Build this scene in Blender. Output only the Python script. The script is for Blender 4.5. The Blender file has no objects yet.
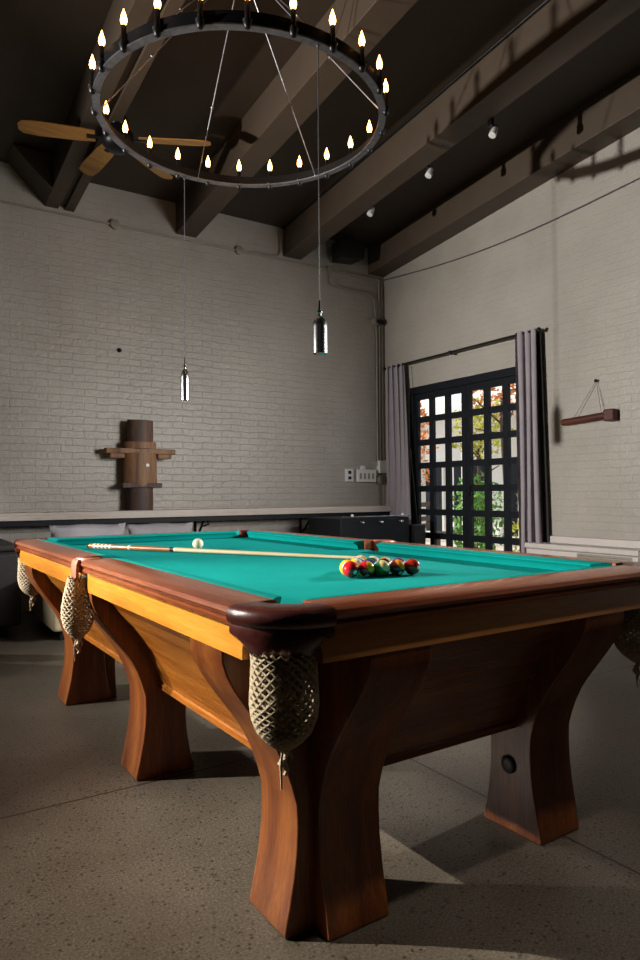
import bpy, bmesh, math, random
from mathutils import Vector, Matrix
random.seed(7)
PI = math.pi
scene = bpy.context.scene
COL = scene.collection
ROT = 0.018                      # the table stands very slightly turned in the room

# ------------------------------------------------------------------ materials
def nm(name):
    m = bpy.data.materials.new(name); m.use_nodes = True
    nt = m.node_tree; b = nt.nodes['Principled BSDF']
    return m, nt, b
def N(nt, t, **kw):
    n = nt.nodes.new(t)
    for k, v in kw.items(): setattr(n, k, v)
    return n
def ramp(nt, fac, stops):
    r = N(nt, 'ShaderNodeValToRGB'); e = r.color_ramp.elements
    e[0].position, e[0].color = stops[0][0], (*stops[0][1], 1)
    e[1].position, e[1].color = stops[-1][0], (*stops[-1][1], 1)
    for p, c in stops[1:-1]:
        x = e.new(p); x.color = (*c, 1)
    nt.links.new(fac, r.inputs[0]); return r.outputs[0]
def coords(nt, scale=(1, 1, 1), rot=(0, 0, 0), loc=(0, 0, 0)):
    tc = N(nt, 'ShaderNodeTexCoord'); mp = N(nt, 'ShaderNodeMapping')
    mp.inputs['Scale'].default_value = scale; mp.inputs['Rotation'].default_value = rot; mp.inputs['Location'].default_value = loc
    nt.links.new(tc.outputs['Object'], mp.inputs[0]); return mp.outputs[0]
def noise(nt, vec, scale, detail=4, rough=.6):
    n = N(nt, 'ShaderNodeTexNoise'); n.inputs['Scale'].default_value = scale
    n.inputs['Detail'].default_value = detail; n.inputs['Roughness'].default_value = rough
    nt.links.new(vec, n.inputs['Vector']); return n.outputs['Fac']
def bump(nt, b, h, strength, dist=.01):
    n = N(nt, 'ShaderNodeBump'); n.inputs['Strength'].default_value = strength; n.inputs['Distance'].default_value = dist
    nt.links.new(h, n.inputs['Height']); nt.links.new(n.outputs[0], b.inputs['Normal']); return n
def plain(name, col, rough=.5, metal=0, var=.12, scale=30, bmp=0, coat=0, sheen=0):
    m, nt, b = nm(name); v = coords(nt)
    f = noise(nt, v, scale)
    c = ramp(nt, f, [(.25, tuple(x*(1-var) for x in col)), (.75, tuple(min(1, x*(1+var)) for x in col))])
    nt.links.new(c, b.inputs['Base Color'])
    b.inputs['Roughness'].default_value = rough; b.inputs['Metallic'].default_value = metal
    b.inputs['Coat Weight'].default_value = coat; b.inputs['Sheen Weight'].default_value = sheen
    if bmp: bump(nt, b, f, bmp, .004)
    return m
def wood(name, dark, mid, light, axis='x', rough=.3, grain=60, coat=.3, plank=0):
    m, nt, b = nm(name)
    s = {'x': (.06, 1, 1), 'y': (1, .06, 1), 'z': (1, 1, .06)}[axis]
    v = coords(nt, s)
    big = noise(nt, v, grain*.25, 3, .5)
    fine = noise(nt, v, grain*2.2, 6, .7)
    mx = N(nt, 'ShaderNodeMath', operation='MULTIPLY_ADD'); mx.inputs[1].default_value = .45
    nt.links.new(fine, mx.inputs[0])
    h = N(nt, 'ShaderNodeMath', operation='MULTIPLY'); h.inputs[1].default_value = .55
    nt.links.new(big, h.inputs[0]); nt.links.new(h.outputs[0], mx.inputs[2])
    c = ramp(nt, mx.outputs[0], [(.36, dark), (.5, mid), (.64, light)])
    nt.links.new(c, b.inputs['Base Color'])
    b.inputs['Roughness'].default_value = rough; b.inputs['Coat Weight'].default_value = coat; b.inputs['Coat Roughness'].default_value = .15
    bump(nt, b, fine, .12, .003)
    return m
M = {}
for ax in 'xyz':
    M['oak_'+ax] = wood('honey oak '+ax, *(((.50, .17, .017), (.68, .27, .028), (.80, .37, .055)) if ax == 'y' else ((.34, .12, .03), (.48, .19, .05), (.60, .27, .085))), ax)  # same oak with light put into its tone: y copy lit, others dimmer
    M['mah_'+ax] = wood('mahogany '+ax, (.095, .020, .004), (.175, .046, .007), (.29, .09, .015), ax, .38, 60, .08)
    M['rail_'+ax] = wood('rail wood '+ax, (.16, .038, .014), (.27, .072, .026), (.38, .13, .055), ax, .26, 80, .4)
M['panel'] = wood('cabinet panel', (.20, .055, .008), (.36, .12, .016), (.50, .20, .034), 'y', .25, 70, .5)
M['panelx'] = wood('cabinet panel x', (.10, .022, .005), (.17, .042, .007), (.26, .08, .014), 'x', .25, 70, .5)  # same cabinet wood, shade of the table ends put into its tone
M['leather'] = plain('dark red leather', (.075, .016, .014), .33, 0, .3, 60, .15, .35)
M['leather_tan'] = plain('worn tan leather', (.42, .15, .09), .42, 0, .35, 50, .15)
M['net'] = plain('cotton net cord', (.46, .37, .25), .85, 0, .35, 130, .6)
def cloth_mat(name, col, scale=900):
    m, nt, b = nm(name); v = coords(nt)
    f = noise(nt, v, scale, 2); g = noise(nt, v, 6, 3)
    c = ramp(nt, g, [(.3, tuple(x*.92 for x in col)), (.7, tuple(x*1.06 for x in col))])
    nt.links.new(c, b.inputs['Base Color']); b.inputs['Roughness'].default_value = .95
    b.inputs['Specular IOR Level'].default_value = .05; bump(nt, b, f, .25, .0015)
    return m
M['felt'] = cloth_mat('teal baize', (.002, .265, .245))
M['curtain'] = cloth_mat('lavender grey curtain cloth', (.33, .30, .335), 500)
M['pillow'] = cloth_mat('grey cushion cloth', (.34, .33, .36), 400)
M['beige'] = cloth_mat('beige upholstery', (.50, .42, .28), 400)
M['black'] = plain('satin black metal', (.012, .012, .014), .38, .5)
M['blackpaint'] = plain('black painted wood', (.006, .008, .012), .5, 0, .3, 15); M['blackpaint'].node_tree.nodes['Principled BSDF'].inputs['Specular IOR Level'].default_value = .2
M['blackfab'] = plain('black upholstery', (.012, .010, .010), .7, 0, .3, 20)
M['iron'] = plain('burnished iron', (.34, .34, .38), .36, .9, .3, 25)
M['steel'] = plain('brushed steel', (.55, .55, .57), .22, 1, .1, 60)
M['chrome'] = plain('chrome', (.8, .8, .82), .08, 1, .03)
M['cord'] = plain('grey flex', (.07, .07, .08), .6)
M['fanblade'] = wood('fan blade wood', (.28, .13, .03), (.40, .20, .05), (.50, .27, .08), 'x', .5, 40, 0)
M['paint'] = plain('grey painted conduit', (.26, .235, .20), .45, 0, .15, 20)
M['white'] = plain('white plastic', (.72, .72, .72), .4, 0, .04)
M['heater'] = plain('grey white enamel', (.56, .52, .50), .4, 0, .05, 8)
M['plank'] = wood('grey weathered ledge', (.38, .33, .29), (.54, .48, .43), (.66, .60, .55), 'x', .55, 50, 0)
M['rustic'] = wood('old brown timber', (.10, .045, .02), (.22, .11, .05), (.32, .18, .09), 'z', .6, 50, 0)
M['darkrust'] = wood('charred timber', (.02, .012, .010), (.06, .030, .02), (.15, .07, .04), 'z', .6, 45, 0)
M['roller'] = wood('dark red timber', (.035, .008, .005), (.08, .018, .010), (.15, .04, .02), 'y', .55, 60, 0)
M['string'] = plain('twine', (.22, .20, .18), .8)

def emission(name, col, s):
    m, nt, b = nm(name)
    b.inputs['Base Color'].default_value = (*col, 1)
    b.inputs['Emission Color'].default_value = (*col, 1); b.inputs['Emission Strength'].default_value = s
    return m
M['flame'] = emission('glowing amber bulb', (1.0, .42, .10), 16)
M['filament'] = emission('glowing filament', (1.0, .75, .38), 60)

def brick_mat(name, ax, bs=.5, mf=.10):
    m, nt, b = nm(name)
    tc = N(nt, 'ShaderNodeTexCoord'); sp = N(nt, 'ShaderNodeSeparateXYZ'); cb = N(nt, 'ShaderNodeCombineXYZ')
    nt.links.new(tc.outputs['Object'], sp.inputs[0])
    nt.links.new(sp.outputs[ax], cb.inputs[0]); nt.links.new(sp.outputs[2], cb.inputs[1])
    # slightly wavering courses
    wob = noise(nt, tc.outputs['Object'], 5, 3)
    ma = N(nt, 'ShaderNodeMath', operation='MULTIPLY_ADD'); ma.inputs[1].default_value = .035
    nt.links.new(wob, ma.inputs[0]); nt.links.new(sp.outputs[2], ma.inputs[2]); nt.links.new(ma.outputs[0], cb.inputs[1])
    wob2 = noise(nt, tc.outputs['Object'], 22, 3, .7)
    mb_ = N(nt, 'ShaderNodeMath', operation='MULTIPLY_ADD'); mb_.inputs[1].default_value = .016
    nt.links.new(wob2, mb_.inputs[0]); nt.links.new(ma.outputs[0], mb_.inputs[2]); nt.links.new(mb_.outputs[0], cb.inputs[1])
    mc_ = N(nt, 'ShaderNodeMath', operation='MULTIPLY_ADD'); mc_.inputs[1].default_value = .03
    nt.links.new(wob2, mc_.inputs[0]); nt.links.new(sp.outputs[ax], mc_.inputs[2]); nt.links.new(mc_.outputs[0], cb.inputs[0])
    br = N(nt, 'ShaderNodeTexBrick'); nt.links.new(cb.outputs[0], br.inputs['Vector'])
    br.inputs['Scale'].default_value = 1; br.inputs['Brick Width'].default_value = .215; br.inputs['Row Height'].default_value = .066
    br.inputs['Mortar Size'].default_value = .0042; br.inputs['Mortar Smooth'].default_value = .9
    br.inputs['Color1'].default_value = (1, 1, 1, 1); br.inputs['Color2'].default_value = (.72, .72, .72, 1); br.inputs['Mortar'].default_value = (0, 0, 0, 1)
    n1 = noise(nt, tc.outputs['Object'], 28, 5, .65); n2 = noise(nt, tc.outputs['Object'], 1.2, 4)
    base = ramp(nt, n2, [(.3, (.33, .31, .275)), (.7, (.41, .385, .35))])
    mix = N(nt, 'ShaderNodeMix', data_type='RGBA', blend_type='MULTIPLY')
    n3 = noise(nt, tc.outputs['Object'], 7, 4, .7); fr = ramp(nt, n3, [(.38, (mf*.3,)*3), (.62, (mf*2.2,)*3)]); nt.links.new(fr, mix.inputs['Factor'])
    nt.links.new(base, mix.inputs['A'])
    cr = ramp(nt, br.outputs['Color'], [(0, (.45, .43, .40)), (.3, (.95, .95, .95)), (1, (1, 1, 1))])
    nt.links.new(cr, mix.inputs['B']); nt.links.new(mix.outputs['Result'], b.inputs['Base Color'])
    add = N(nt, 'ShaderNodeMath', operation='MULTIPLY_ADD'); add.inputs[1].default_value = 1.8
    nt.links.new(n1, add.inputs[0]); nt.links.new(br.outputs['Color'], add.inputs[2])
    rr = ramp(nt, n1, [(.3, (.26,)*3), (.7, (.42,)*3)])
    nt.links.new(rr, b.inputs['Roughness'])
    bump(nt, b, add.outputs[0], bs, .008)
    return m
M['brick_x'] = brick_mat('painted brick back', 0)
M['brick_y'] = brick_mat('painted brick side', 1, .38, .07)
M['ceil'] = plain('dark brown ceiling paint', (.046, .031, .020), .6, 0, .15, 3, .05)
M['beam'] = plain('brown beam paint', (.070, .049, .033), .55, 0, .12, 4, .05)
M['plaster'] = plain('dim plaster', (.035, .03, .026), .9)

def floor_mat():
    m, nt, b = nm('polished speckled concrete'); b.inputs['Specular IOR Level'].default_value = .35
    tc = N(nt, 'ShaderNodeTexCoord'); P = tc.outputs['Object']
    n1 = noise(nt, P, 1.3, 5, .6); n2 = noise(nt, P, 150, 4, .75)
    base = ramp(nt, n1, [(.3, (.070, .057, .043)), (.55, (.118, .099, .077)), (.75, (.155, .133, .106))])
    sp = ramp(nt, n2, [(.35, (.18, .15, .12)), (.46, (.85, .85, .85)), (.56, (1.05, 1.05, 1.05)), (.68, (2.1, 2.0, 1.8))])
    mix = N(nt, 'ShaderNodeMix', data_type='RGBA', blend_type='MULTIPLY'); mix.inputs['Factor'].default_value = .9
    nt.links.new(base, mix.inputs['A']); nt.links.new(sp, mix.inputs['B'])
    vo = N(nt, 'ShaderNodeTexVoronoi'); vo.inputs['Scale'].default_value = 42; nt.links.new(P, vo.inputs['Vector'])
    vs = ramp(nt, vo.outputs['Distance'], [(.12, (.12, .09, .07)), (.26, (1, 1, 1))])
    mix2 = N(nt, 'ShaderNodeMix', data_type='RGBA', blend_type='MULTIPLY'); mix2.inputs['Factor'].default_value = .75
    nt.links.new(mix.outputs['Result'], mix2.inputs['A']); nt.links.new(vs, mix2.inputs['B'])
    # saw-cut joints
    sx = N(nt, 'ShaderNodeSeparateXYZ'); nt.links.new(P, sx.inputs[0])
    def line(o, off, per):
        a = N(nt, 'ShaderNodeMath', operation='SUBTRACT'); nt.links.new(o, a.inputs[0]); a.inputs[1].default_value = off
        q = N(nt, 'ShaderNodeMath', operation='PINGPONG'); nt.links.new(a.outputs[0], q.inputs[0]); q.inputs[1].default_value = per/2
        g = N(nt, 'ShaderNodeMath', operation='LESS_THAN'); nt.links.new(q.outputs[0], g.inputs[0]); g.inputs[1].default_value = .0042
        return g.outputs[0]
    l1 = line(sx.outputs[0], 1.113, 3.6); l2 = line(sx.outputs[1], 1.262, 3.6)
    mxx = N(nt, 'ShaderNodeMath', operation='MAXIMUM'); nt.links.new(l1, mxx.inputs[0]); nt.links.new(l2, mxx.inputs[1])
    mix3 = N(nt, 'ShaderNodeMix', data_type='RGBA'); nt.links.new(mxx.outputs[0], mix3.inputs['Factor'])
    nt.links.new(mix2.outputs['Result'], mix3.inputs['A']); mix3.inputs['B'].default_value = (.02, .014, .01, 1)
    nt.links.new(mix3.outputs['Result'], b.inputs['Base Color'])
    rr = ramp(nt, n1, [(.3, (.42,)*3), (.7, (.58,)*3)]); nt.links.new(rr, b.inputs['Roughness'])
    bump(nt, b, n2, .04, .002)
    return m
M['floor'] = floor_mat()

# ------------------------------------------------------------------ mesh helpers
class MB:
    def __init__(s): s.bm = bmesh.new()
    def _f(s, vs):
        try: return s.bm.faces.new(vs)
        except ValueError: return None
    def box(s, x0, x1, y0, y1, z0, z1):
        v = [s.bm.verts.new(p) for p in ((x0,y0,z0),(x1,y0,z0),(x1,y1,z0),(x0,y1,z0),(x0,y0,z1),(x1,y0,z1),(x1,y1,z1),(x0,y1,z1))]
        for f in ((0,3,2,1),(4,5,6,7),(0,1,5,4),(1,2,6,5),(2,3,7,6),(3,0,4,7)): s._f([v[i] for i in f])
        return s
    def hexa(s, bot, top):
        v = [s.bm.verts.new(p) for p in list(bot)+list(top)]
        for f in ((0,3,2,1),(4,5,6,7),(0,1,5,4),(1,2,6,5),(2,3,7,6),(3,0,4,7)): s._f([v[i] for i in f])
        return s
    def prism(s, poly, fn, t0, t1):
        """poly: list of 2D pts; fn(u,v,t)->xyz"""
        a = [s.bm.verts.new(fn(u, v, t0)) for u, v in poly]; b = [s.bm.verts.new(fn(u, v, t1)) for u, v in poly]
        n = len(poly); s._f(a[::-1]); s._f(b)
        for i in range(n): s._f([a[i], a[(i+1) % n], b[(i+1) % n], b[i]])
        return s
    def loft(s, rings, closed=True, caps=True):
        R = [[s.bm.verts.new(p) for p in r] for r in rings]
        n = len(R[0])
        for a, b in zip(R, R[1:]):
            for i in range(n if closed else n-1): s._f([a[i], a[(i+1) % n], b[(i+1) % n], b[i]])
        if caps and closed: s._f(R[0][::-1]); s._f(R[-1])
        return s
    def lathe(s, prof, c=(0, 0, 0), n=24, caps=True):
        return s.loft([[(c[0]+r*math.cos(2*PI*i/n), c[1]+r*math.sin(2*PI*i/n), c[2]+z) for i in range(n)] for r, z in prof], caps=caps)
    def tube(s, pts, r, n=8, caps=True):
        pts = [Vector(p) for p in pts]; rings = []
        rr = r if hasattr(r, '__len__') else [r]*len(pts)
        up = None
        for i, p in enumerate(pts):
            d = (pts[min(i+1, len(pts)-1)]-pts[max(i-1, 0)]).normalized()
            if up is None: up = Vector((0, 0, 1)) if abs(d.z) < .9 else Vector((1, 0, 0))
            a = d.cross(up).normalized(); b = a.cross(d).normalized(); up = b
            rings.append([p+(a*math.cos(2*PI*k/n)+b*math.sin(2*PI*k/n))*rr[i] for k in range(n)])
        return s.loft(rings, caps=caps)
    def ball(s, c, r, n=20, sz=1):
        rings = []
        for j in range(1, n//2):
            t = PI*j/(n//2); rings.append([(c[0]+r*math.sin(t)*math.cos(2*PI*i/n), c[1]+r*math.sin(t)*math.sin(2*PI*i/n), c[2]-r*sz*math.cos(t)) for i in range(n)])
        R = [[s.bm.verts.new(p) for p in q] for q in rings]
        for a, b in zip(R, R[1:]):
            for i in range(n): s._f([a[i], a[(i+1) % n], b[(i+1) % n], b[i]])
        bo = s.bm.verts.new((c[0], c[1], c[2]-r*sz)); to = s.bm.verts.new((c[0], c[1], c[2]+r*sz))
        for i in range(n): s._f([bo, R[0][(i+1) % n], R[0][i]]); s._f([to, R[-1][i], R[-1][(i+1) % n]])
        return s
    def xf(s, m): bmesh.ops.transform(s.bm, matrix=m, verts=s.bm.verts); return s
    def build(s, name, mat, parent=None, smooth=False, bev=0, seg=2, angle=40, sub=0):
        bmesh.ops.recalc_face_normals(s.bm, faces=s.bm.faces)
        me = bpy.data.meshes.new(name); s.bm.to_mesh(me); s.bm.free()
        mats = mat if isinstance(mat, (list, tuple)) else [mat]
        for x in mats: me.materials.append(x)
        o = bpy.data.objects.new(name, me); COL.objects.link(o)
        if parent: o.parent = parent
        if smooth:
            for p in me.polygons: p.use_smooth = True
            me.set_sharp_from_angle(angle=math.radians(angle))
        if bev:
            md = o.modifiers.new('bevel', 'BEVEL'); md.width = bev; md.segments = seg; md.limit_method = 'ANGLE'; md.angle_limit = math.radians(35)
        if sub:
            md = o.modifiers.new('sub', 'SUBSURF'); md.levels = sub; md.render_levels = sub
        return o
def tag(o, label, cat, group=None):
    o['label'] = label; o['category'] = cat
    if group: o['group'] = group
    return o
def thing(name, label, cat, loc=(0, 0, 0), rz=0, group=None):
    o = bpy.data.objects.new(name, None); COL.objects.link(o); o.empty_display_size = .1
    o.location = loc; o.rotation_euler = (0, 0, rz); return tag(o, label, cat, group)
def struct(o): o['kind'] = 'structure'; return o

# ------------------------------------------------------------------ room
XR, YB = 4.513, 5.376
XL, YF = -4.0, -4.2
def zc(y): return 3.985+.09*(YB-y)            # ceiling slopes up towards the camera
ZT = 5.0
struct(MB().box(XL-.2, XR+.11, YF-.2, YB+.25, -.12, 0).build('floor', M['floor']))
struct(MB().box(XL-.2, XR+.11, YB, YB+.25, 0, ZT).build('wall_back', M['brick_x']))
DY0, DY1, DZ = 3.10, 4.91, 2.245              # opening of the french doors
w = MB()
w.box(XR, XR+.11, YF-.2, DY0, 0, ZT); w.box(XR, XR+.11, DY1, YB, 0, ZT); w.box(XR, XR+.11, DY0, DY1, DZ, ZT)
struct(w.build('wall_right', M['brick_y']))
struct(MB().box(XL-.2, XL, YF-.2, YB, 0, ZT).build('wall_left', M['plaster']))
struct(MB().box(XL, XR, YF-.2, YF, 0, ZT).build('wall_front', M['plaster']))
def slab(x0, x1, y0, y1, dz0, dz1):
    return MB().hexa([(x0,y0,zc(y0)+dz0),(x1,y0,zc(y0)+dz0),(x1,y1,zc(y1)+dz0),(x0,y1,zc(y1)+dz0)],
                     [(x0,y0,zc(y0)+dz1),(x1,y0,zc(y0)+dz1),(x1,y1,zc(y1)+dz1),(x0,y1,zc(y1)+dz1)])
struct(slab(XL, XR, YF, YB, 0, .15).build('ceiling', M['ceil']))
BH = -.315
def beam(x0, x1, label, mb=None):
    b = slab(x0, x1, YF, YB, BH, 0)
    if mb: mb(b)
    o = b.build('ceiling_beam', M['beam'], bev=.004); struct(o); return o
beam(4.275, XR, '')
beam(3.10, 3.33, '')
beam(1.85, 2.07, '')
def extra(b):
    # second joist of the pair and the sloping wedge at the wall
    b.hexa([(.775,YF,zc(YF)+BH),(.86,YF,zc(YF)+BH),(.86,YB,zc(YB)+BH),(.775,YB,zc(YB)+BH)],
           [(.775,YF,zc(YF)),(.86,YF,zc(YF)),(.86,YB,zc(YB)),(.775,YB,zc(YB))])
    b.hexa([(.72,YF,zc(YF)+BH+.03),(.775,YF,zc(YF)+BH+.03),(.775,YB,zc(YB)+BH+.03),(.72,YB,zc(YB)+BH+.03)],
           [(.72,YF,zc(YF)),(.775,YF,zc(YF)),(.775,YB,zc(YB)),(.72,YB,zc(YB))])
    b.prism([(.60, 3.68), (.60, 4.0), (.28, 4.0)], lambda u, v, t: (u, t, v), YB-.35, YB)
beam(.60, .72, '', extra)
for x0, x1 in ((-.70, -.47), (-1.98, -1.75), (-3.26, -3.03)): beam(x0, x1, '')

# conduits on the back wall
t = thing('conduit_run', 'grey painted conduit with round junction boxes running along back wall below beams', 'conduit')
m = MB(); y = YB-.018
m.tube([(XL+.05, y, 3.625), (4.40, y, 3.625), (4.42, y, 3.615), (4.425, y, 3.59), (4.425, y, 3.33)], .011)
m.build('pipe', M['paint'], t, True)
for x in (-.9, 1.23, 2.55, 3.72):
    MB().lathe([(.045, 0), (.045, .035), (.03, .04)], n=16).xf(Matrix.Translation((x, YB-.001, 3.628)) @ Matrix.Rotation(PI/2, 4, 'X')).build('junction_box', M['paint'], t, True)
m = MB(); m.tube([(3.70, y-.01, 3.60), (3.70, y-.01, 3.47), (3.73, y-.01, 3.44), (4.22, y-.01, 3.43), (4.34, y-.01, 3.36), (4.36, y-.01, 3.2), (4.36, y-.01, 3.16)], .010)
m.build('branch_pipe', M['paint'], t, True)
m = MB(); m.tube([(2.66, y, 3.63), (3.02, y, 3.66), (3.05, y, 3.70), (3.05, y, 3.96)], .009); m.build('branch_pipe', M['paint'], t, True)
t = thing('corner_conduit', 'pair of thin vertical conduits dropping beside corner to switch boxes', 'conduit')
MB().lathe([(.05, 0), (.05, .05), (.035, .055)], n=16).xf(Matrix.Translation((4.36, YB-.001, 3.10)) @ Matrix.Rotation(PI/2, 4, 'X')).build('junction_box', M['paint'], t, True)
m = MB(); m.tube([(4.36, YB-.05, 3.10), (4.46, YB-.05, 3.10)], .028); m.build('black_fitting', M['black'], t, True)
m = MB()
m.tube([(4.375, y, 3.06), (4.385, y, 2.9), (4.385, y, 1.36)], .011); m.tube([(4.425, y, 3.3), (4.425, y, 1.36)], .011); m.tube([(4.47, y, 3.55), (4.47, y, .90)], .006)
m.build('pipe', M['paint'], t, True)
MB().box(4.38, 4.50, YB-.06, YB, 1.27, 1.42).build('switch_box', M['white'], t, bev=.005)
MB().lathe([(.055, 0), (.055, .05), (.04, .055)], n=16).xf(Matrix.Translation((4.41, YB-.001, 1.19)) @ Matrix.Rotation(PI/2, 4, 'X')).build('junction_box', M['paint'], t, True)
# outlets
t = thing('wall_outlet', 'small white square outlet on back wall, left of the long multi outlet box', 'outlet', (3.96, YB, 1.24))
MB().box(-.055, .055, -.035, 0, -.075, .075).build('cover_plate', M['white'], t, bev=.006)
for z_ in (-.05, .015): MB().box(-.02, .02, -.040, -.034, z_, z_+.035).build('socket', M['blackpaint'], t)
t = thing('outlet_strip', 'long white multi outlet box on back wall beside corner conduits', 'outlet', (4.20, YB, 1.235))
MB().box(-.14, .14, -.05, 0, -.075, .075).box(-.07, -.01, -.035, 0, .075, .12).build('cover_plate', M['white'], t, bev=.006)
for i in range(4): MB().box(-.105+i*.06, -.08+i*.06, -.053, -.049, -.04, .03).build('socket', M['paint'], t)
tag(MB().ball((1.28, YB-.012, 2.42), .022, 12).build('hole_bead', M['black'], smooth=True), 'small black round bead marking a hole in back wall brick', 'hole')  # black bead stands in for a small dark hole in the brick

# sagging wire on right wall
pts = []
for i in range(25):
    s = i/24; yy = YB-.02-s*7.5; pts.append((XR-.012, yy, 3.63-.02*s*7.5-.10*math.sin(PI*min(1, s*2.2)) if s < .4545 else 3.63-.02*s*7.5-.04*abs(math.sin(PI*s*2.2))))
tag(MB().tube(pts, .006, 6).build('wall_cable', M['cord'], smooth=True), 'thin sagging cable strung high along right brick wall', 'cable')

# wall ledge on brackets
t = thing('wall_ledge', 'long narrow grey wooden bar ledge along back brick wall', 'ledge')
MB().box(XL+.02, 4.49, YB-.27, YB, .812, .88).build('shelf_board', M['plank'], t, bev=.004)
MB().box(XL+.02, 4.49, YB-.24, YB-.21, .765, .812).build('front_batten', M['blackpaint'], t)
for x in (-.5, .80, 2.05, 3.30):
    m = MB(); m.tube([(x, YB-.02, .60), (x, YB-.10, .64), (x, YB-.17, .71), (x, YB-.22, .78)], .012, 8); m.tube([(x, YB-.01, .83), (x, YB-.01, .58)], .012, 8); m.tube([(x+.03, YB-.23, .78), (x+.06, YB-.21, .73), (x+.02, YB-.17, .71)], .009, 8)
    m.build('bracket', M['black'], t, True)

# old timber hub standing on the ledge
hx, hy, hz = 1.452, YB-.095, .88
t = thing('timber_hub', 'old brown timber post with broad flange and sleeve standing on back ledge', 'wooden relic', (hx, hy, hz)); t.scale = (1, .54, 1)
MB().lathe([(.125, 0), (.128, .05), (.125, .26)], n=28).build('lower_post', M['darkrust'], t, True)
m = MB(); m.lathe([(.130, .215), (.158, .22), (.165, .25), (.162, .40), (.160, .55)], n=28); m.build('sleeve', M['rustic'], t, True)
m = MB(); m.prism([(-.19, -.10), (.19, -.10), (.19, -.04), (-.19, -.04)], lambda u, v, w_: (u, v-.06, w_), .215, .26); m.box(-.19, .19, -.05, .05, .215, .26); m.build('collar', M['darkrust'], t, bev=.006)
for sx in (-1, 1): MB().box(*sorted((sx*.16, sx*.30)), -.09, .05, .495, .545).build('cleat', M['rustic'], t, bev=.015)
m = MB(); m.prism([(-.35, -.03), (-.33, -.09), (-.2, -.12), (.2, -.12), (.33, -.09), (.35, -.03), (.33, .06), (.2, .11), (-.2, .11), (-.33, .06)], lambda u, v, w_: (u, v, w_), .54, .59)
m.build('flange', M['rustic'], t, bev=.008)
MB().lathe([(.155, .59), (.158, .64), (.150, .655)], n=28).build('neck_ring', M['rustic'], t, True)
MB().lathe([(.126, .65), (.128, .75), (.124, .865)], n=28).build('upper_post', M['darkrust'], t, True)
MB().lathe([(.016, 0), (.016, .006)], n=14).xf(Matrix.Translation((.045, -.157, .43)) @ Matrix.Rotation(PI/2, 4, 'X')).build('metal_tag', M['white'], t, True)

# mallet hung from a nail on right wall
t = thing('hanging_mallet', 'dark red wooden mallet hanging by twine from a nail on right wall', 'mallet', (XR, 2.47, 1.64))
m = MB(); m.tube([(-.045, .30, .005), (-.045, .29, .005), (-.045, -.14, .028)], [.026, .029, .031], 14); m.build('handle', M['roller'], t, True)
m = MB(); m.box(-.085, -.005, -.225, -.13, -.025, .075); m.build('head', M['roller'], t, bev=.014)
m = MB(); m.tube([(-.045, .19, .02), (-.02, -.03, .335)], .0025, 5); m.tube([(-.045, -.09, .06), (-.02, -.03, .335)], .0025, 5); m.tube([(-.045, .19, -.03), (-.045, .19, .03)], .004, 5); m.build('twine', M['string'], t)
m = MB(); m.tube([(0, -.03, .335), (-.03, -.03, .335)], .006, 8); m.ball((-.03, -.03, .335), .014, 10); m.build('nail', M['black'], t, True)

# heater
t = thing('wall_heater', 'long low grey white convector heater below right brick wall', 'heater')
m = MB(); m.prism([(XR-.02, 0), (XR-.02, .57), (XR-.22, .57), (XR-.225, .555), (XR-.225, .53), (XR-.20, .515), (XR-.20, .05), (XR-.17, .0)], lambda u, v, w_: (u, w_, v), 1.94, 3.06)
m.build('casing', M['heater'], t, bev=.004)
MB().box(XR-.03, XR, 1.94, 3.06, .57, .63).build('back_rail', M['heater'], t, bev=.004)
m = MB(); m.box(XR-.206, XR-.200, 2.02, 2.52, .43, .51)
m.build('vent_panel', M['paint'], t)
m = MB()
for i in range(4): m.box(XR-.212, XR-.205, 2.04, 2.50, .44+i*.017, .446+i*.017)
m.build('louvre', M['steel'], t)
MB().box(XR-.235, XR-.20, 1.915, 1.95, .02, .57).build('end_cap', M['steel'], t, bev=.004)

# ------------------------------------------------------------------ french doors
m = MB(); X0, X1 = XR+.004, XR+.10
m.box(X0, X1, DY0, DY1, 2.165, DZ); m.box(X0, X1, DY1-.05, DY1, 0, 2.165); m.box(X0, X1, DY0, DY0+.05, 0, 2.165)
struct(m.build('trim_1', M['blackpaint'], bev=.003))
glass, nt, b = nm('door glass')
b.inputs['Base Color'].default_value = (1, 1, 1, 1); b.inputs['Roughness'].default_value = 0; b.inputs['IOR'].default_value = 1.1
b.inputs['Transmission Weight'].default_value = 1
M['glass'] = glass
def leaf(k, y0, y1, cols):
    m = MB(); a0, a1 = X0+.012, X0+.05
    ys = sorted(cols); edges = [y0]+[v for c in ys for v in c]+[y1]
    zt = [2.09-.2625*i for i in range(7)]
    for i in range(0, len(edges), 2): m.box(a0, a1, edges[i], edges[i+1], .02, 2.16)
    for c in ys:
        m.box(a0, a1, c[0], c[1], 2.09, 2.16); m.box(a0, a1, c[0], c[1], .02, zt[6]-.195)
        for i in range(6): m.box(a0+.003, a1-.003, c[0], c[1], zt[i+1], zt[i]-.195)
    o = struct(m.build('door_%d' % k, M['blackpaint'], bev=0))
    g = MB()
    for c in ys: g.box((a0+a1)/2-.003, (a0+a1)/2+.003, c[0], c[1], zt[6]-.195, 2.09)
    g.build('glass_panes', M['glass'], o)
    return o, a0
c1 = [(4.085+.255*i, 4.27+.255*i) for i in range(3)]
c2 = [(3.955-.185-.255*i, 3.955-.255*i) for i in range(3)]
d1, a0 = leaf(1, 4.022, DY1-.052, c1)
d2, a0 = leaf(2, DY0+.052, 4.018, c2)
m = MB(); m.tube([(a0, 3.985, 1.02), (a0-.05, 3.985, 1.02), (a0-.05, 3.90, 1.02)], .009, 8); m.box(a0-.006, a0, 3.97, 4.0, .92, 1.10); m.build('handle', M['black'], d2, True)

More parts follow.
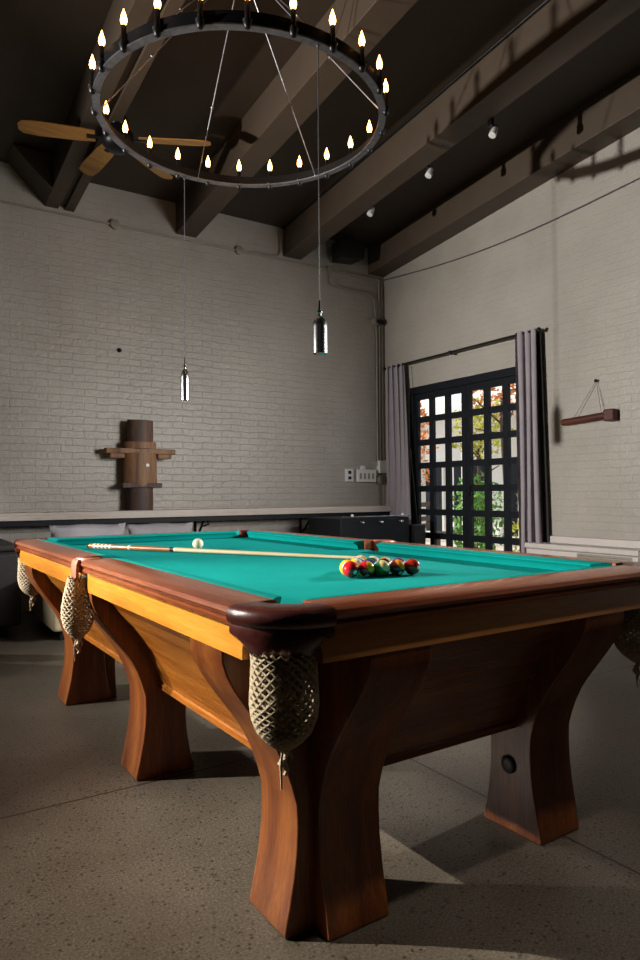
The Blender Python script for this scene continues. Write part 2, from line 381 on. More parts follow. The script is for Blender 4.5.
# curtains and rod
t = thing('curtain_rod', 'black iron curtain rod with finials above the french doors', 'curtain rod')
xr = XR-.10
m = MB(); m.tube([(xr, 5.25, 2.515), (xr, 2.98, 2.515)], .011, 10); m.build('rod', M['black'], t, True)
for yy in (5.25, 2.97): MB().ball((xr, yy, 2.515), .022, 14).build('finial', M['black'], t, True)
for yy in (5.0, 4.13, 3.03):
    m = MB(); m.tube([(XR, yy, 2.50), (xr, yy, 2.50)], .007, 8); m.tube([(xr, yy, 2.49), (xr, yy, 2.53)], .018, 10); m.lathe([(.03, 0), (.03, .008)], n=12).build('bracket', M['black'], t, True) if False else m.build('bracket', M['black'], t, True)
def curtain(y0, y1, yb0, yb1, folds, label, seed, x=xr, amp=.035):
    rnd = random.Random(seed); ph = [rnd.uniform(0, 6) for _ in range(4)]
    nz, ny = 26, folds*12
    rings = []
    top, bot = 2.535, .03
    def pt(s, q, side):
        z = top+(bot-top)*q
        ya = y0+(yb0-y0)*q; yb = y1+(yb1-y1)*q
        yy = ya+(yb-ya)*s
        a = amp*(.75+.35*q)
        xx = x+a*math.sin(2*PI*folds*s+.4*math.sin(3*q+ph[0]))+.012*math.sin(5*s+4*q+ph[1])
        yy += .012*math.sin(2*PI*folds*s*2+ph[2]+q*2)
        return (xx+side*.0025, yy, z)
    m = MB()
    V = [[[m.bm.verts.new(pt(i/ny, j/nz, sd)) for i in range(ny+1)] for j in range(nz+1)] for sd in (-1, 1)]
    for k in (0, 1):
        for j in range(nz):
            for i in range(ny): m._f([V[k][j][i], V[k][j][i+1], V[k][j+1][i+1], V[k][j+1][i]])
    for j in range(nz):
        for i in (0, ny): m._f([V[0][j][i], V[1][j][i], V[1][j+1][i], V[0][j+1][i]])
    for i in range(ny):
        for j in (0, nz): m._f([V[0][j][i], V[1][j][i], V[1][j][i+1], V[0][j][i+1]])
    o = m.build('curtain', M['curtain'], smooth=True, angle=60)
    tag(o, label, 'curtain')
    return o
curtain(5.21, 4.90, 5.20, 4.72, 4, 'lavender grey curtain gathered in the room corner left of the doors', 3)
curtain(3.24, 3.01, 3.23, 2.95, 3, 'lavender grey curtain hanging at right end of the rod beside bare brick', 5)
tag(MB().tube([(xr-.02, 4.85, 2.49), (xr-.02, 4.77, 1.6), (xr-.02, 4.64, .6)], .005, 6).build('hanging_cord', M['black'], smooth=True), 'thin black cord hanging from left end of curtain rod', 'blind pull')  # loose black cord beside the curtain, no blind here
t = thing('blackout_drape', 'narrow black drape strip behind the right curtain', 'curtain')
m = MB()
nn = 20; rows = []
for j in range(nn+1):
    q = j/nn; z = 2.50-2.45*q
    rows.append([(XR-.05+.008*math.sin(6*k+3*q), 3.045-.07*q-(k*.020), z) for k in range(4)]+[(XR-.044+.008*math.sin(6*k+3*q), 3.045-.07*q-(k*.020), z) for k in range(3, -1, -1)])
m.loft(rows); m.build('drape', M['blackfab'], t, True)

# ------------------------------------------------------------------ furniture at the back
t = thing('sofa', 'beige upholstered sofa behind the far end of the pool table', 'sofa', (.38, 3.86, 0))
SW = 1.95
MB().box(0, SW, .0, .85, .07, .40).build('base', M['beige'], t, bev=.025, seg=4)
MB().box(.0, SW, .80, 1.03, .40, .66).build('backrest', M['beige'], t, bev=.04, seg=4)
for k in range(2): MB().box(.02+k*SW/2, SW/2-.01+k*SW/2-.01, .02, .70, .402, .50).build('seat_cushion', M['beige'], t, bev=.03, seg=4)
for px, py in ((.06, .06), (SW-.1, .06), (.06, .8), (SW-.1, .8)): MB().box(px, px+.05, py, py+.05, 0, .07).build('foot', M['blackpaint'], t)
def cushion(x0, x1, y, z0, z1, label, seed):
    rnd = random.Random(seed)
    m = MB(); nx, nz = 18, 10; V = {}
    for sd in (-1, 1):
        for i in range(nx+1):
            for j in range(nz+1):
                u = i/nx*2-1; v = j/nz*2-1
                th = .075*((1-abs(u)**2.6)*(1-abs(v)**2.6))**.5
                pin = 1-.06*(1-abs(u)**2)*abs(v)**3
                V[sd, i, j] = m.bm.verts.new(((x0+x1)/2+u*(x1-x0)/2*(1-.05*(1-v*v)*abs(u)**3), y+sd*th+.02*math.sin(7*u+seed)*.3, (z0+z1)/2+v*(z1-z0)/2*pin+.006*math.sin(4*u+seed*2)))
    for sd in (-1, 1):
        for i in range(nx):
            for j in range(nz): m._f([V[sd,i,j], V[sd,i+1,j], V[sd,i+1,j+1], V[sd,i,j+1]])
    bmesh.ops.remove_doubles(m.bm, verts=m.bm.verts, dist=.0008)
    o = m.build('throw_pillow', M['pillow'], smooth=True, angle=80)
    o.rotation_euler = (0, 0, 0)
    return tag(o, label, 'cushion')
cushion(.49, 1.10, 4.565, .505, .795, 'grey rectangular cushion leaning on sofa, nearer the left wall end', 1)
cushion(1.11, 1.70, 4.565, .505, .785, 'grey rectangular cushion leaning on sofa, nearer the cue ball', 4)

t = thing('black_bench', 'low black upholstered bench in the dark beside the sofa end', 'bench', (-1.75, 4.20, 0))
MB().box(0, 1.98, 0, .85, .08, .62).build('body', M['blackfab'], t, bev=.03, seg=3)
MB().box(.02, 1.96, .02, .83, .622, .675).build('seat_pad', M['blackfab'], t, bev=.02, seg=3)
for px in (.08, 1.84):
    for py in (.08, .7): MB().box(px, px+.06, py, py+.06, 0, .08).build('foot', M['blackpaint'], t)

t = thing('black_cabinet', 'long black cabinet with small chrome knobs under right end of back ledge', 'cabinet', (3.20, 4.42, 0))
MB().box(0, .88, 0, .62, .38, .775).build('body', M['blackpaint'], t, bev=.01)
for px in (.03, .77):
    for py in (.03, .52): MB().box(px, px+.08, py, py+.08, 0, .38).build('leg', M['blackpaint'], t, bev=.005)
for px in (.20, .44, .70):
    m = MB(); m.tube([(px, -.10, .735), (px, .72, .735)], .008, 8); rod = m.build('rod', M['chrome'], t, True)
    MB().ball((px, -.10, .735), .016, 12).build('knob', M['steel'], rod, True)
m = MB(); m.tube([(.0, -.012, .79), (.88, -.012, .79)], .006, 8); m.build('rail', M['steel'], t, True)
for px in (.13, .78): MB().ball((px, -.012, .805), .014, 12).build('score_bead', M['white'], t, True)
t = thing('small_black_box', 'small black box standing between long black cabinet and left curtain', 'box', (4.13, 4.56, 0))
MB().box(0, .20, -.12, .13, .02, .685).build('cabinet', M['black'], t, bev=.012)
MB().box(.02, .18, -.13, -.12, .12, .62).build('front_panel', M['blackfab'], t)
for q in ((.02, -.10), (.15, -.10), (.02, .08), (.15, .08)): MB().box(q[0], q[0]+.03, q[1], q[1]+.03, 0, .02).build('foot', M['black'], t)

# ceiling speaker, spots
t = thing('loudspeaker', 'black loudspeaker bracketed high on back wall between two beams', 'speaker', (3.86, YB-.16, 3.80))
m = MB(); m.hexa([(-.17,-.10,-.11),(.15,-.13,-.09),(.12,.10,-.09),(-.15,.10,-.11)], [(-.19,-.12,.10),(.17,-.15,.09),(.12,.10,.09),(-.15,.10,.10)]); m.build('cabinet', M['black'], t, bev=.01)
m = MB(); m.box(-.02, .02, .09, .16, -.02, .02); m.build('bracket', M['black'], t)
for k, (y_, lab) in enumerate(((4.12, 'white spotlight head under beam nearest the back wall'), (3.27, 'white spotlight head under beam, middle one of its row'), (2.53, 'white spotlight head under beam nearest the camera'))):
    z = (3.825, 3.865, 3.885)[k]
    t = thing('spotlight', lab, 'spotlight', (3.33, y_, z), 0, 'white spot heads along the beam')
    MB().box(.001, .03, -.02, .02, -.01, .16).box(.02, .08, -.012, .012, -.005, .012).build('bracket', M['black'], t, bev=.003)
    MB().lathe([(.014, 0), (.022, -.01), (.03, -.06), (.030, -.085), (.024, -.087)], n=16).xf(Matrix.Translation((.07, 0, .0)) @ Matrix.Rotation(.5, 4, 'Y')).build('lamp_head', M['white'], t, True)
m = MB(); m.tube([(3.085, YB-.02, zc(YB)-.012), (3.085, YF+.1, zc(YF)-.012)], .011, 8)
tag(m.build('ceiling_conduit', M['black'], smooth=True), 'thin dark conduit running along the ceiling edge of the widest beam', 'conduit')

# ceiling fan
fx, fy, fz = .845, 3.91, 3.70
t = thing('ceiling_fan', 'black ceiling fan with four tan wooden blades behind the chandelier', 'ceiling fan', (fx, fy, fz))
m = MB(); m.tube([(0, 0, .06), (0, 0, zc(fy)+BH+.02-fz if False else .16)], .014, 10); m.lathe([(.05, .10), (.07, .13), (.07, .17)], n=20); m.build('downrod', M['black'], t, True)
MB().lathe([(.02, -.10), (.07, -.09), (.11, -.05), (.12, 0), (.11, .05), (.06, .075), (.02, .08)], n=28).build('motor', M['black'], t, True)
def fanblade(a, tilt):
    m = MB()
    prof = [(.0, -.055), (.10, -.065), (.40, -.072), (.50, -.06), (.53, -.03), (.53, .03), (.50, .06), (.40, .072), (.10, .065), (.0, .055)]
    m.prism(prof, lambda u, v, w_: (u+.16, v, w_), -.004, .004)
    m.xf(Matrix.Rotation(a, 4, 'Z') @ Matrix.Rotation(tilt, 4, 'X'))
    o = m.build('blade', M['fanblade'], t)
    m = MB(); m.box(.09, .22, -.018, .018, -.012, -.004); m.xf(Matrix.Rotation(a, 4, 'Z') @ Matrix.Rotation(tilt, 4, 'X')); m.build('blade_arm', M['black'], o)
for a in (163, 96, 37, -26): fanblade(math.radians(a), .22)

# ------------------------------------------------------------------ chandelier
CX, CY, CZ, CR = 1.102, 2.325, 3.153, .806
t = thing('ring_chandelier', 'large round iron ring chandelier with candle bulbs above the pool table', 'chandelier', (CX, CY, CZ))
n = 96
def ringprof(pr):
    m = MB(); rings = []
    for k in range(n):
        a = 2*PI*k/n; rings.append([(r*math.cos(a), r*math.sin(a), z) for r, z in pr])
    rings.append(rings[0]); 
    R = [[m.bm.verts.new(p) for p in r] for r in rings[:-1]]
    q = len(pr)
    for k in range(n):
        A, B = R[k], R[(k+1) % n]
        for i in range(q): m._f([A[i], A[(i+1) % q], B[(i+1) % q], B[i]])
    return m
ringprof([(CR-.004, 0), (CR+.006, 0), (CR+.006, .065), (CR-.004, .065)]).build('ring_band', M['black'], t, True)
ringprof([(CR-.030, -.004), (CR+.010, -.004), (CR+.010, .004), (CR-.030, .004)]).build('ring_flange', M['iron'], t, True)
hubz = 4.04-CZ
ctop = zc(CY)-CZ
MB().lathe([(.02, hubz-.03), (.05, hubz-.02), (.05, hubz+.02), (.015, hubz+.03)], n=20).build('hub', M['black'], t, True)
m = MB(); m.tube([(0, 0, hubz), (0, 0, ctop)], .008, 8); m.lathe([(.07, ctop-.03), (.07, ctop)], n=20); m.build('stem', M['black'], t, True)
for k, a in enumerate((26, 86, 146+9, 206, 266+12, 322)):
    a = math.radians(a); p0 = Vector((math.cos(a)*(CR-.012), math.sin(a)*(CR-.012), .01)); p1 = Vector((.03*math.cos(a), .03*math.sin(a), hubz))
    m = MB(); m.tube([p0, p1], .0035, 6)
    q = p0.lerp(p1, .38); m.ball(q, .010, 8); m.ball(p0, .009, 8)
    m.build('suspension_rod', M['iron'], t, True)
for k in range(24):
    a = math.radians(5.5+15*k); r = CR+.010
    x, y = r*math.cos(a), r*math.sin(a)
    m = MB()
    m.lathe([(.006, -.022), (.014, -.016), (.020, 0), (.022, .012), (.024, .018), (.013, .022), (.0125, .105), (.010, .108)], (x, y, 0), 14)
    h = m.build('candle_holder', M['black'], t, True)
    bl = MB().lathe([(.004, .106), (.012, .115), (.0165, .130), (.0145, .148), (.009, .164), (.004, .180), (.0005, .190)], (x, y, 0), 12).build('flame_bulb', M['flame'], h, True)
# pendants hanging from the ring
def pendant(x, y, zb, h, r, label):
    t = thing('pendant_lamp', label, 'pendant lamp', (x, y, zb), 0, None)
    m = MB(); m.lathe([(r*.55, .010), (r*.92, .004), (r, 0), (r, h*.72), (r*.96, h*.80), (r*.75, h*.90), (r*.45, h*.965), (r*.28, h)], n=24)
    m.build('shade', M['steel'], t, True)
    m = MB(); m.lathe([(r*.26, h-.002), (r*.26, h+.012), (r*.42, h+.014), (r*.42, h+.022), (r*.2, h+.026), (r*.14, h+.07), (.003, h+.075)], n=14); m.build('valve_neck', M['chrome'], t, True)
    m = MB(); m.tube([(0, 0, h+.06), (0, 0, CZ-zb-.006)], .0026, 6); m.ball((0, 0, CZ-zb-.014), .008, 8); m.build('cord', M['cord'], t, True)
    m = MB(); m.lathe([(r*.5, .012), (.001, .014)], n=16); m.build('lens', M['blackpaint'], t)
ra = math.radians(271.0); pendant(CX+CR*math.cos(ra)-.016, CY+CR*math.sin(ra), 1.683, .175, .036, 'steel bottle shaped pendant lamp hanging lower right of chandelier, the larger near one')
ra = math.radians(92.5); pendant(CX+(CR)*math.cos(ra), CY+(CR)*math.sin(ra), 1.655, .21, .029, 'steel bottle shaped pendant lamp farther off toward back wall, left of the near one')

# ------------------------------------------------------------------ pool table
W, L, ZR = 1.45, 2.766, .80
BOLT = (.30, .20)
TB = thing('pool_table', 'antique oak pool table with teal cloth, curved legs and netted pockets', 'pool table', (0, 0, 0), ROT)
ZB = .762
def sym(mb_fn, name, mat, parent=TB, **kw):
    pass
PO = {'c': .095}           # pocket centre offset
corners = [(0, 0, 1, 1), (W, 0, -1, 1), (0, L, 1, -1), (W, L, -1, -1)]
# bed with pocket notches
def arc(cx, cy, r, a0, a1, n=10): return [(cx+r*math.cos(math.radians(a0+(a1-a0)*i/n)), cy+r*math.sin(math.radians(a0+(a1-a0)*i/n))) for i in range(n+1)]
e = .10; pr = .062; pc = .095
out = []
out += arc(pc, pc, pr, 100, -10, 10)
out += arc(W-pc, pc, pr, 190, 80, 10)
out += arc(W-.065, L/2, .055, 250, 110, 10)
out += arc(W-pc, L-pc, pr, 280, 170, 10)
out += arc(pc, L-pc, pr, 10, -100, 10)
out += arc(.065, L/2, .055, 70, -70, 10)
MB().prism(out, lambda u, v, w_: (u, v, w_), ZB-.028, ZB).build('cloth_bed', M['felt'], TB)
# subframe under the slate
MB().box(.17, W-.17, .17, L-.17, .66, ZB-.03).build('slate_frame', M['mah_y'], TB)

# wooden rails + cloth cushions. profile (u = inwards from the outer edge, z)
rp = [(.012, .757), (.004, .760), (.002, .768), (.010, .773), (.002, .777), (-.003, .786), (.001, .796), (.010, .801), (.060, .8035), (.100, .8045), (.108, .803), (.108, .757)]
cp = [(.108, .764), (.108, .8035), (.125, .8035), (.150, .800), (.155, .797), (.155, .793), (.140, .780), (.135, .764)]
def along(side, poly_cut, u, v, t): pass
def rail(ax, side, t0, t1, nm_, mat, prof, cut0=0, cut1=0, bev=0, z0=0):
    """ax 'y': rail runs along y at x side (0/1); mitre: ends shift with u by cut"""
    m = MB(); rings = []
    def P(u, v, t):
        if ax == 'y': return (u if side == 0 else W-u, t, v)
        return (t, u if side == 0 else L-u, v)
    rings = []
    nn = 2
    a = [P(u, v, t0+cut0*(u-.108 if cut0 else 0)) for u, v in prof]; b = [P(u, v, t1-cut1*(u-.108 if cut1 else 0)) for u, v in prof]
    m.loft([a, b])
    return m.build(nm_, mat, TB, True, angle=35)
ca, sa_ = .149, .060
for side in (0, 1):
    for (t0, t1, k) in ((ca, L/2-sa_, 0), (L/2+sa_, L-ca, 1)):
        rail('y', side, t0, t1, 'rail', M['rail_y'], rp)
        rail('y', side, t0+.012, t1-.006, 'cushion', M['felt'], cp, 1.0 if k == 0 else .35, .35 if k == 0 else 1.0)
    rail('x', side, ca, W-ca, 'rail', M['rail_x'], rp)
    rail('x', side, ca+.012, W-ca-.012, 'cushion', M['felt'], cp, 1.0, 1.0)
# aprons
def apron(ax, side, t0, t1, c0, c1):
    m = MB()
    def P(u, v, t):
        if ax == 'y': return (u if side == 0 else W-u, t, v)
        return (t, u if side == 0 else L-u, v)
    # face outline in (t,z) with scooped ends around the pocket nets
    def end(t, d, c):
        if not c: return [(t, .690), (t, .765)]
        r = []
        for i in range(9):
            q = i/8; r.append((t+d*(.034*math.sin(q*PI/2)**1.3*1.0), .690+.075*(1-q)))
        return r
    lo = [(t0+(.022 if c0 else 0)*s, z) for s, z in ((1, .688), (1.0, .71), (.7, .73), (-.2, .745), (-1.2, .765))]
    hi = [(t1-(.022 if c1 else 0)*s, z) for s, z in ((1, .688), (1.0, .71), (.7, .73), (-.2, .745), (-1.2, .765))]
    poly = lo+hi[::-1]
    a = [m.bm.verts.new(P(.022, z, t)) for t, z in poly]; b = [m.bm.verts.new(P(.047, z, t)) for t, z in poly]
    m._f(a); m._f(b[::-1])
    for i in range(len(poly)): m._f([a[i], a[(i+1) % len(poly)], b[(i+1) % len(poly)], b[i]])
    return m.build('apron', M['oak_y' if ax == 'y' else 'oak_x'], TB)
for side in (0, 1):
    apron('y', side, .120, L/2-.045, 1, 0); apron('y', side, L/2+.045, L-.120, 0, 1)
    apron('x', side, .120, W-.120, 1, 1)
# curved cabinet panels
pcv = [(.075, .675), (.085, .655), (.112, .614), (.150, .570), (.180, .525), (.210, .478), (.236, .427), (.256, .380), (.270, .345)]
lip = [(.266, .340), (.266, .322), (.295, .322), (.300, .345)]
back_ = [(u+.022, z) for u, z in pcv[::-1]]
def panel(ax, side, t0, t1, mat):
    m = MB()
    def P(u, v, t):
        if ax == 'y': return (u if side == 0 else W-u, t, v)
        return (t, u if side == 0 else L-u, v)
    prof = pcv+lip+back_
    m.loft([[P(u, v, t0) for u, v in prof], [P(u, v, t1) for u, v in prof]])
    return m.build('side_panel' if ax == 'y' else 'end_panel', mat, TB, True, angle=30)
YM0, YM1 = 1.290, 1.476
for side in (0, 1):
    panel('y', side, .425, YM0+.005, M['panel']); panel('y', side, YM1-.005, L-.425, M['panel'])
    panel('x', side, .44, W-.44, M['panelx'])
# legs
outer = [(.185, 0), (.183, .012), (.196, .07), (.208, .13), (.216, .19), (.219, .25), (.217, .30), (.204, .345), (.187, .393), (.165, .437), (.145, .468), (.122, .500), (.085, .550), (.056, .592), (.036, .63), (.026, .66), (.024, .69), (.05, .70)]
inner = [(.30, .70), (.34, .60), (.362, .46), (.372, .36), (.374, .28), (.374, .20), (.380, .13), (.392, .06), (.405, .012), (.403, 0)]
lp = outer+inner
def plank(m, ax, side, t0, t1):
    def P(u, v, t):
        if ax == 'x': return (u if side == 0 else W-u, t, v)
        return (t, u if side == 0 else L-u, v)
    m.loft([[P(u, v, t0) for u, v in lp], [P(u, v, t1) for u, v in lp]])
for sx in (0, 1):
    for sy in (0, 1):
        m = MB(); A0, A1 = .246, .425
        y0, y1 = (A0, A1) if sy == 0 else (L-A1, L-A0)
        plank(m, 'x', sx, y0, y1)
        x0, x1 = (.262, .44) if sx == 0 else (W-.44, W-.262)
        plank(m, 'y', sy, x0, x1)
        m.build('corner_leg', M['mah_z'], TB, True, angle=30, bev=.004)
    m = MB(); plank(m, 'x', sx, YM0, YM1); m.build('middle_leg', M['mah_z'], TB, True, angle=30, bev=.004)

MB().lathe([(.001, 0), (.024, 0), (.027, .004), (.020, .008), (.001, .006)], n=20).xf(Matrix.Translation((1.009, BOLT[0], BOLT[1])) @ Matrix.Rotation(-PI/2, 4, 'Y')).build('bolt_cover', M['black'], TB, True)
def netmesh(prof, n=16, ang=(0, 2*PI)):
    """diamond cord lattice following a lathe profile"""
    m = MB(); V = []
    for j, (r, z) in enumerate(prof):
        V.append([m.bm.verts.new(((r*math.cos(2*PI*(i+.5*(j % 2))/n)), r*math.sin(2*PI*(i+.5*(j % 2))/n), z)) for i in range(n)])
    for j in range(len(prof)-2):
        for i in range(n):
            k = i if j % 2 else (i-1)
            k = (i+ (j % 2)) % n
            # diamond: V[j][k], V[j+1] neighbours, V[j+2]
            if j % 2 == 0: q = [V[j][i], V[j+1][i], V[j+2][i], V[j+1][(i-1) % n]]
            else: q = [V[j][i], V[j+1][(i+1) % n], V[j+2][i], V[j+1][i]]
            m._f(q)
    return m
def interp(prof, n):
    r = []
    for i in range(n+1):
        s = i/n*(len(prof)-1); k = min(int(s), len(prof)-2); f = s-k
        r.append((prof[k][0]*(1-f)+prof[k+1][0]*f, prof[k][1]*(1-f)+prof[k+1][1]*f))
    return r
def net(parent, cx, cy, zt, prof, rows, n, cord=.0045):
    m = netmesh(interp(prof, rows), n); m.xf(Matrix.Translation((cx, cy, zt)))
    o = m.build('net', M['net'], parent, True, angle=180)
    md = o.modifiers.new('w', 'WIREFRAME'); md.thickness = cord*2; md.use_even_offset = False; md.use_relative_offset = False
    zb = zt+prof[-1][1]
    t = MB()
    t.tube([(cx, cy, zb+.012), (cx+.004, cy, zb-.012), (cx-.006, cy+.002, zb-.03), (cx+.006, cy, zb-.045), (cx, cy, zb-.055)], [.010, .006, .009, .005, .004], 8)
    t.tube([(cx-.006, cy-.004, zb+.005), (cx-.014, cy-.008, zb-.03), (cx-.012, cy-.008, zb-.078)], [.003, .003, .002], 6)
    t.tube([(cx+.006, cy-.004, zb), (cx+.014, cy-.006, zb-.02), (cx+.005, cy-.008, zb-.04), (cx-.004, cy-.006, zb-.018)], .003, 6)
    t.build('tassel', M['net'], o, True)
    return o
# corner pockets: leather wrap following the rail profile, lower skirt, net
lprof = [(.002, .742), (-.001, .750), (.001, .764), (-.005, .770), (-.008, .780), (-.006, .792), (.002, .800), (.014, .8035), (.070, .8035), (.080, .800), (.085, .78), (.085, .742)]
for (ox, oy, sx, sy) in corners:
    m = MB(); c = .149
    rings = []
    for i in range(19):
        a = math.radians(-3+96*i/18)
        rings.append([(ox+sx*(c-(c-u)*math.cos(a)), oy+sy*(c-(c-u)*math.sin(a)), z) for u, z in lprof])
    m.loft(rings)
    pk = m.build('corner_pocket', M['leather'], TB, True, angle=40)
    # skirt, flares down towards the net
    m = MB(); rings = []
    for i in range(17):
        s = i/16; a = math.radians(2+86*s)
        dip = .052*math.sin(PI*s)**.6
        zb = .750-.012-dip
        pr_ = [(.000, .757), (.000, .742), (.010, (zb+.742)/2), (.022, zb), (.034, zb), (.034, .757)]
        rings.append([(ox+sx*(c-(c-u)*math.cos(a)), oy+sy*(c-(c-u)*math.sin(a)), z) for u, z in pr_])
    m.loft(rings); m.build('skirt', M['leather'], pk, True, angle=50)
    net(pk, ox+sx*.093, oy+sy*.093, .712, [(.066, 0), (.064, -.03), (.066, -.07), (.068, -.11), (.064, -.14), (.054, -.165), (.036, -.185), (.018, -.198), (.008, -.205)], 30, 20, .0052)
    # dark hole lining
    m = MB(); R_ = []
    for r, z in ((.072, .798), (.066, .74), (.066, .715)): R_.append([(ox+sx*(.098+r*math.cos(2*PI*i/24)), oy+sy*(.098+r*math.sin(2*PI*i/24)), z) for i in range(24)])
# side pockets
for sx, ox in ((1, 0), (-1, W)):
    m = MB(); rings = []
    for i in range(17):
        a = math.radians(-90+180*i/16)
        pr_ = [(.068, .755), (.070, .797), (.064, .806), (.052, .807), (.046, .80), (.046, .755)]
        rings.append([(ox+sx*(.062-r*math.cos(a)), L/2+r*math.sin(a), z) for r, z in pr_])
    m.loft(rings); pk = m.build('side_pocket', M['leather_tan'], TB, True, angle=40)
    m = MB(); rings = []
    for k, (z, x, hw) in enumerate(((.803, .0, .030), (.80, -.010, .036), (.785, -.016, .036), (.76, -.017, .034), (.74, -.017, .033), (.725, -.014, .026), (.717, -.012, .014))):
        rings.append([(ox+sx*(x+.004*abs(q)), L/2+hw*q, z) for q in (-1, -.6, 0, .6, 1)]+[(ox+sx*(x+.014), L/2+hw*q, z) for q in (1, .6, 0, -.6, -1)])
    m.loft(rings); m.build('leather_tongue', M['leather_tan'], pk, True, angle=50)
    net(pk, ox+sx*(-.018+.020), L/2, .742, [(.030, 0), (.036, -.03), (.046, -.07), (.052, -.11), (.053, -.145), (.046, -.175), (.034, -.198), (.018, -.214), (.008, -.222)], 30, 16, .0046)

def TT(x, y): 
    c, s = math.cos(ROT), math.sin(ROT); return (x*c-y*s, x*s+y*c)

# ------------------------------------------------------------------ cue and balls
M['cueshaft'] = wood('pale maple', (.62, .46, .24), (.74, .58, .34), (.80, .66, .42), 'x', .35, 60, .3)
M['cuebutt'] = wood('cue butt', (.22, .07, .015), (.36, .13, .03), (.48, .2, .06), 'x', .3, 60, .4)
M['ivory'] = plain('ivory inlay', (.78, .70, .55), .35)
p0 = Vector((*TT(.300, 2.345), 0)); p1 = Vector((*TT(1.045, 1.055), 0)); d = p1-p0; Lc = d.length
t = thing('pool_cue', 'wooden pool cue lying across the teal cloth, tip at the racked balls', 'pool cue', (p0.x, p0.y, ZB+.0138), math.atan2(d.y, d.x))
def seg(name, a, b, ra, rb, mat, parent=t): return MB().tube([(a*Lc, 0, 0), (b*Lc, 0, 0)], [ra, rb], 14).build(name, mat, parent, True)
def cr(s): return .0130+(.0058-.0130)*s
tilt = 0
seg('butt', 0, .34, cr(0), cr(.34), M['cuebutt']); seg('shaft', .355, .985, cr(.355), cr(.985), M['cueshaft'])
seg('joint', .34, .355, cr(.34)+.0005, cr(.355)+.0005, M['black']); seg('joint_collar', .355, .362, cr(.355)+.0005, cr(.36)+.0005, M['ivory'])
seg('bumper', -.006, .001, .012, .014, M['black']); seg('butt_ring', .17, .178, cr(.17)+.0006, cr(.178)+.0006, M['ivory']); seg('tip', .985, 1, cr(.985), .0055, M['blackpaint'])
m = MB()
for k in range(5):
    a0_ = .02+k*.017
    m.tube([(a0_*Lc, 0, 0), ((a0_+.009)*Lc, 0, 0)], [cr(a0_)+.0005]*2, 14)
m.build('grip_wrap', M['ivory'], t, True)
# lift tip end so that the tapered shaft lies on the cloth
t.rotation_euler = (0, math.atan2(.0075, Lc), math.atan2(d.y, d.x))

def ballmat(name, col, stripe=False, second=(.85, .80, .66)):
    m, nt, b = nm(name); tc = N(nt, 'ShaderNodeTexCoord'); sx = N(nt, 'ShaderNodeSeparateXYZ'); nt.links.new(tc.outputs['Object'], sx.inputs[0])
    R = .0265
    ab = N(nt, 'ShaderNodeMath', operation='ABSOLUTE'); nt.links.new(sx.outputs[2], ab.inputs[0])
    lt = N(nt, 'ShaderNodeMath', operation='LESS_THAN'); nt.links.new(ab.outputs[0], lt.inputs[0]); lt.inputs[1].default_value = R*.55
    mx = N(nt, 'ShaderNodeMix', data_type='RGBA'); mx.inputs['A'].default_value = (*second, 1) if stripe else (*col, 1); mx.inputs['B'].default_value = (*col, 1)
    nt.links.new(lt.outputs[0], mx.inputs['Factor'])
    ay = N(nt, 'ShaderNodeMath', operation='ABSOLUTE'); nt.links.new(sx.outputs[1], ay.inputs[0])
    g = N(nt, 'ShaderNodeMath', operation='GREATER_THAN'); nt.links.new(ay.outputs[0], g.inputs[0]); g.inputs[1].default_value = R*.955
    m2 = N(nt, 'ShaderNodeMix', data_type='RGBA'); nt.links.new(mx.outputs['Result'], m2.inputs['A']); m2.inputs['B'].default_value = (.85, .8, .66, 1); nt.links.new(g.outputs[0], m2.inputs['Factor'])
    nt.links.new(m2.outputs['Result'], b.inputs['Base Color']); b.inputs['Roughness'].default_value = .08; b.inputs['Coat Weight'].default_value = .5
    return m
R = .0265
kinds = [  # (word, colour, striped, second)
 ('solid red', (.62, .012, .02), False, None), ('red and yellow striped', (.50, .02, .02), True, (.75, .42, .03)), ('green and cream striped', (.02, .16, .05), True, (.75, .6, .3)),
 ('dark and orange striped', (.10, .012, .015), True, (.8, .27, .02)), ('dark red', (.36, .02, .012), False, None),
 ('solid yellow', (.85, .52, .02), False, None), ('solid blue', (.015, .03, .22), False, None), ('solid black', (.01, .01, .012), False, None), ('purple', (.12, .02, .16), False, None),
 ('yellow striped', (.8, .5, .03), True, (.85, .8, .66)), ('solid green', (.01, .14, .05), False, None), ('solid orange', (.8, .22, .02), False, None),
 ('blue striped', (.015, .03, .24), True, (.85, .8, .66)), ('purple striped', (.12, .02, .16), True, (.85, .8, .66)), ('yellow orange', (.85, .42, .02), False, None)]
places = ['leftmost in the front row of the rack', 'second from left in the front row of the rack', 'in the middle of the front row of the rack', 'second from right in the front row', 'at the right end of the front row of the rack']
back_places = ['in second row behind the red ball', 'in second row behind the striped pair', 'in second row behind the green striped ball', 'in second row at the right', 'in middle row at left', 'at the centre of the rack', 'in middle row at right', 'in row before the apex, left side', 'in row before the apex, right side', 'at the far apex of the rack']
ra = Vector(TT(.651, .620)); rb = Vector(TT(.847, .566)); ux = (rb-ra).normalized(); uy = Vector((-ux.y, ux.x))
k = 0
rots = [(.3, .2, .1), (1.1, .5, .3), (.9, -.3, .5), (.75, .35, .2), (.2, 1.2, .4)]
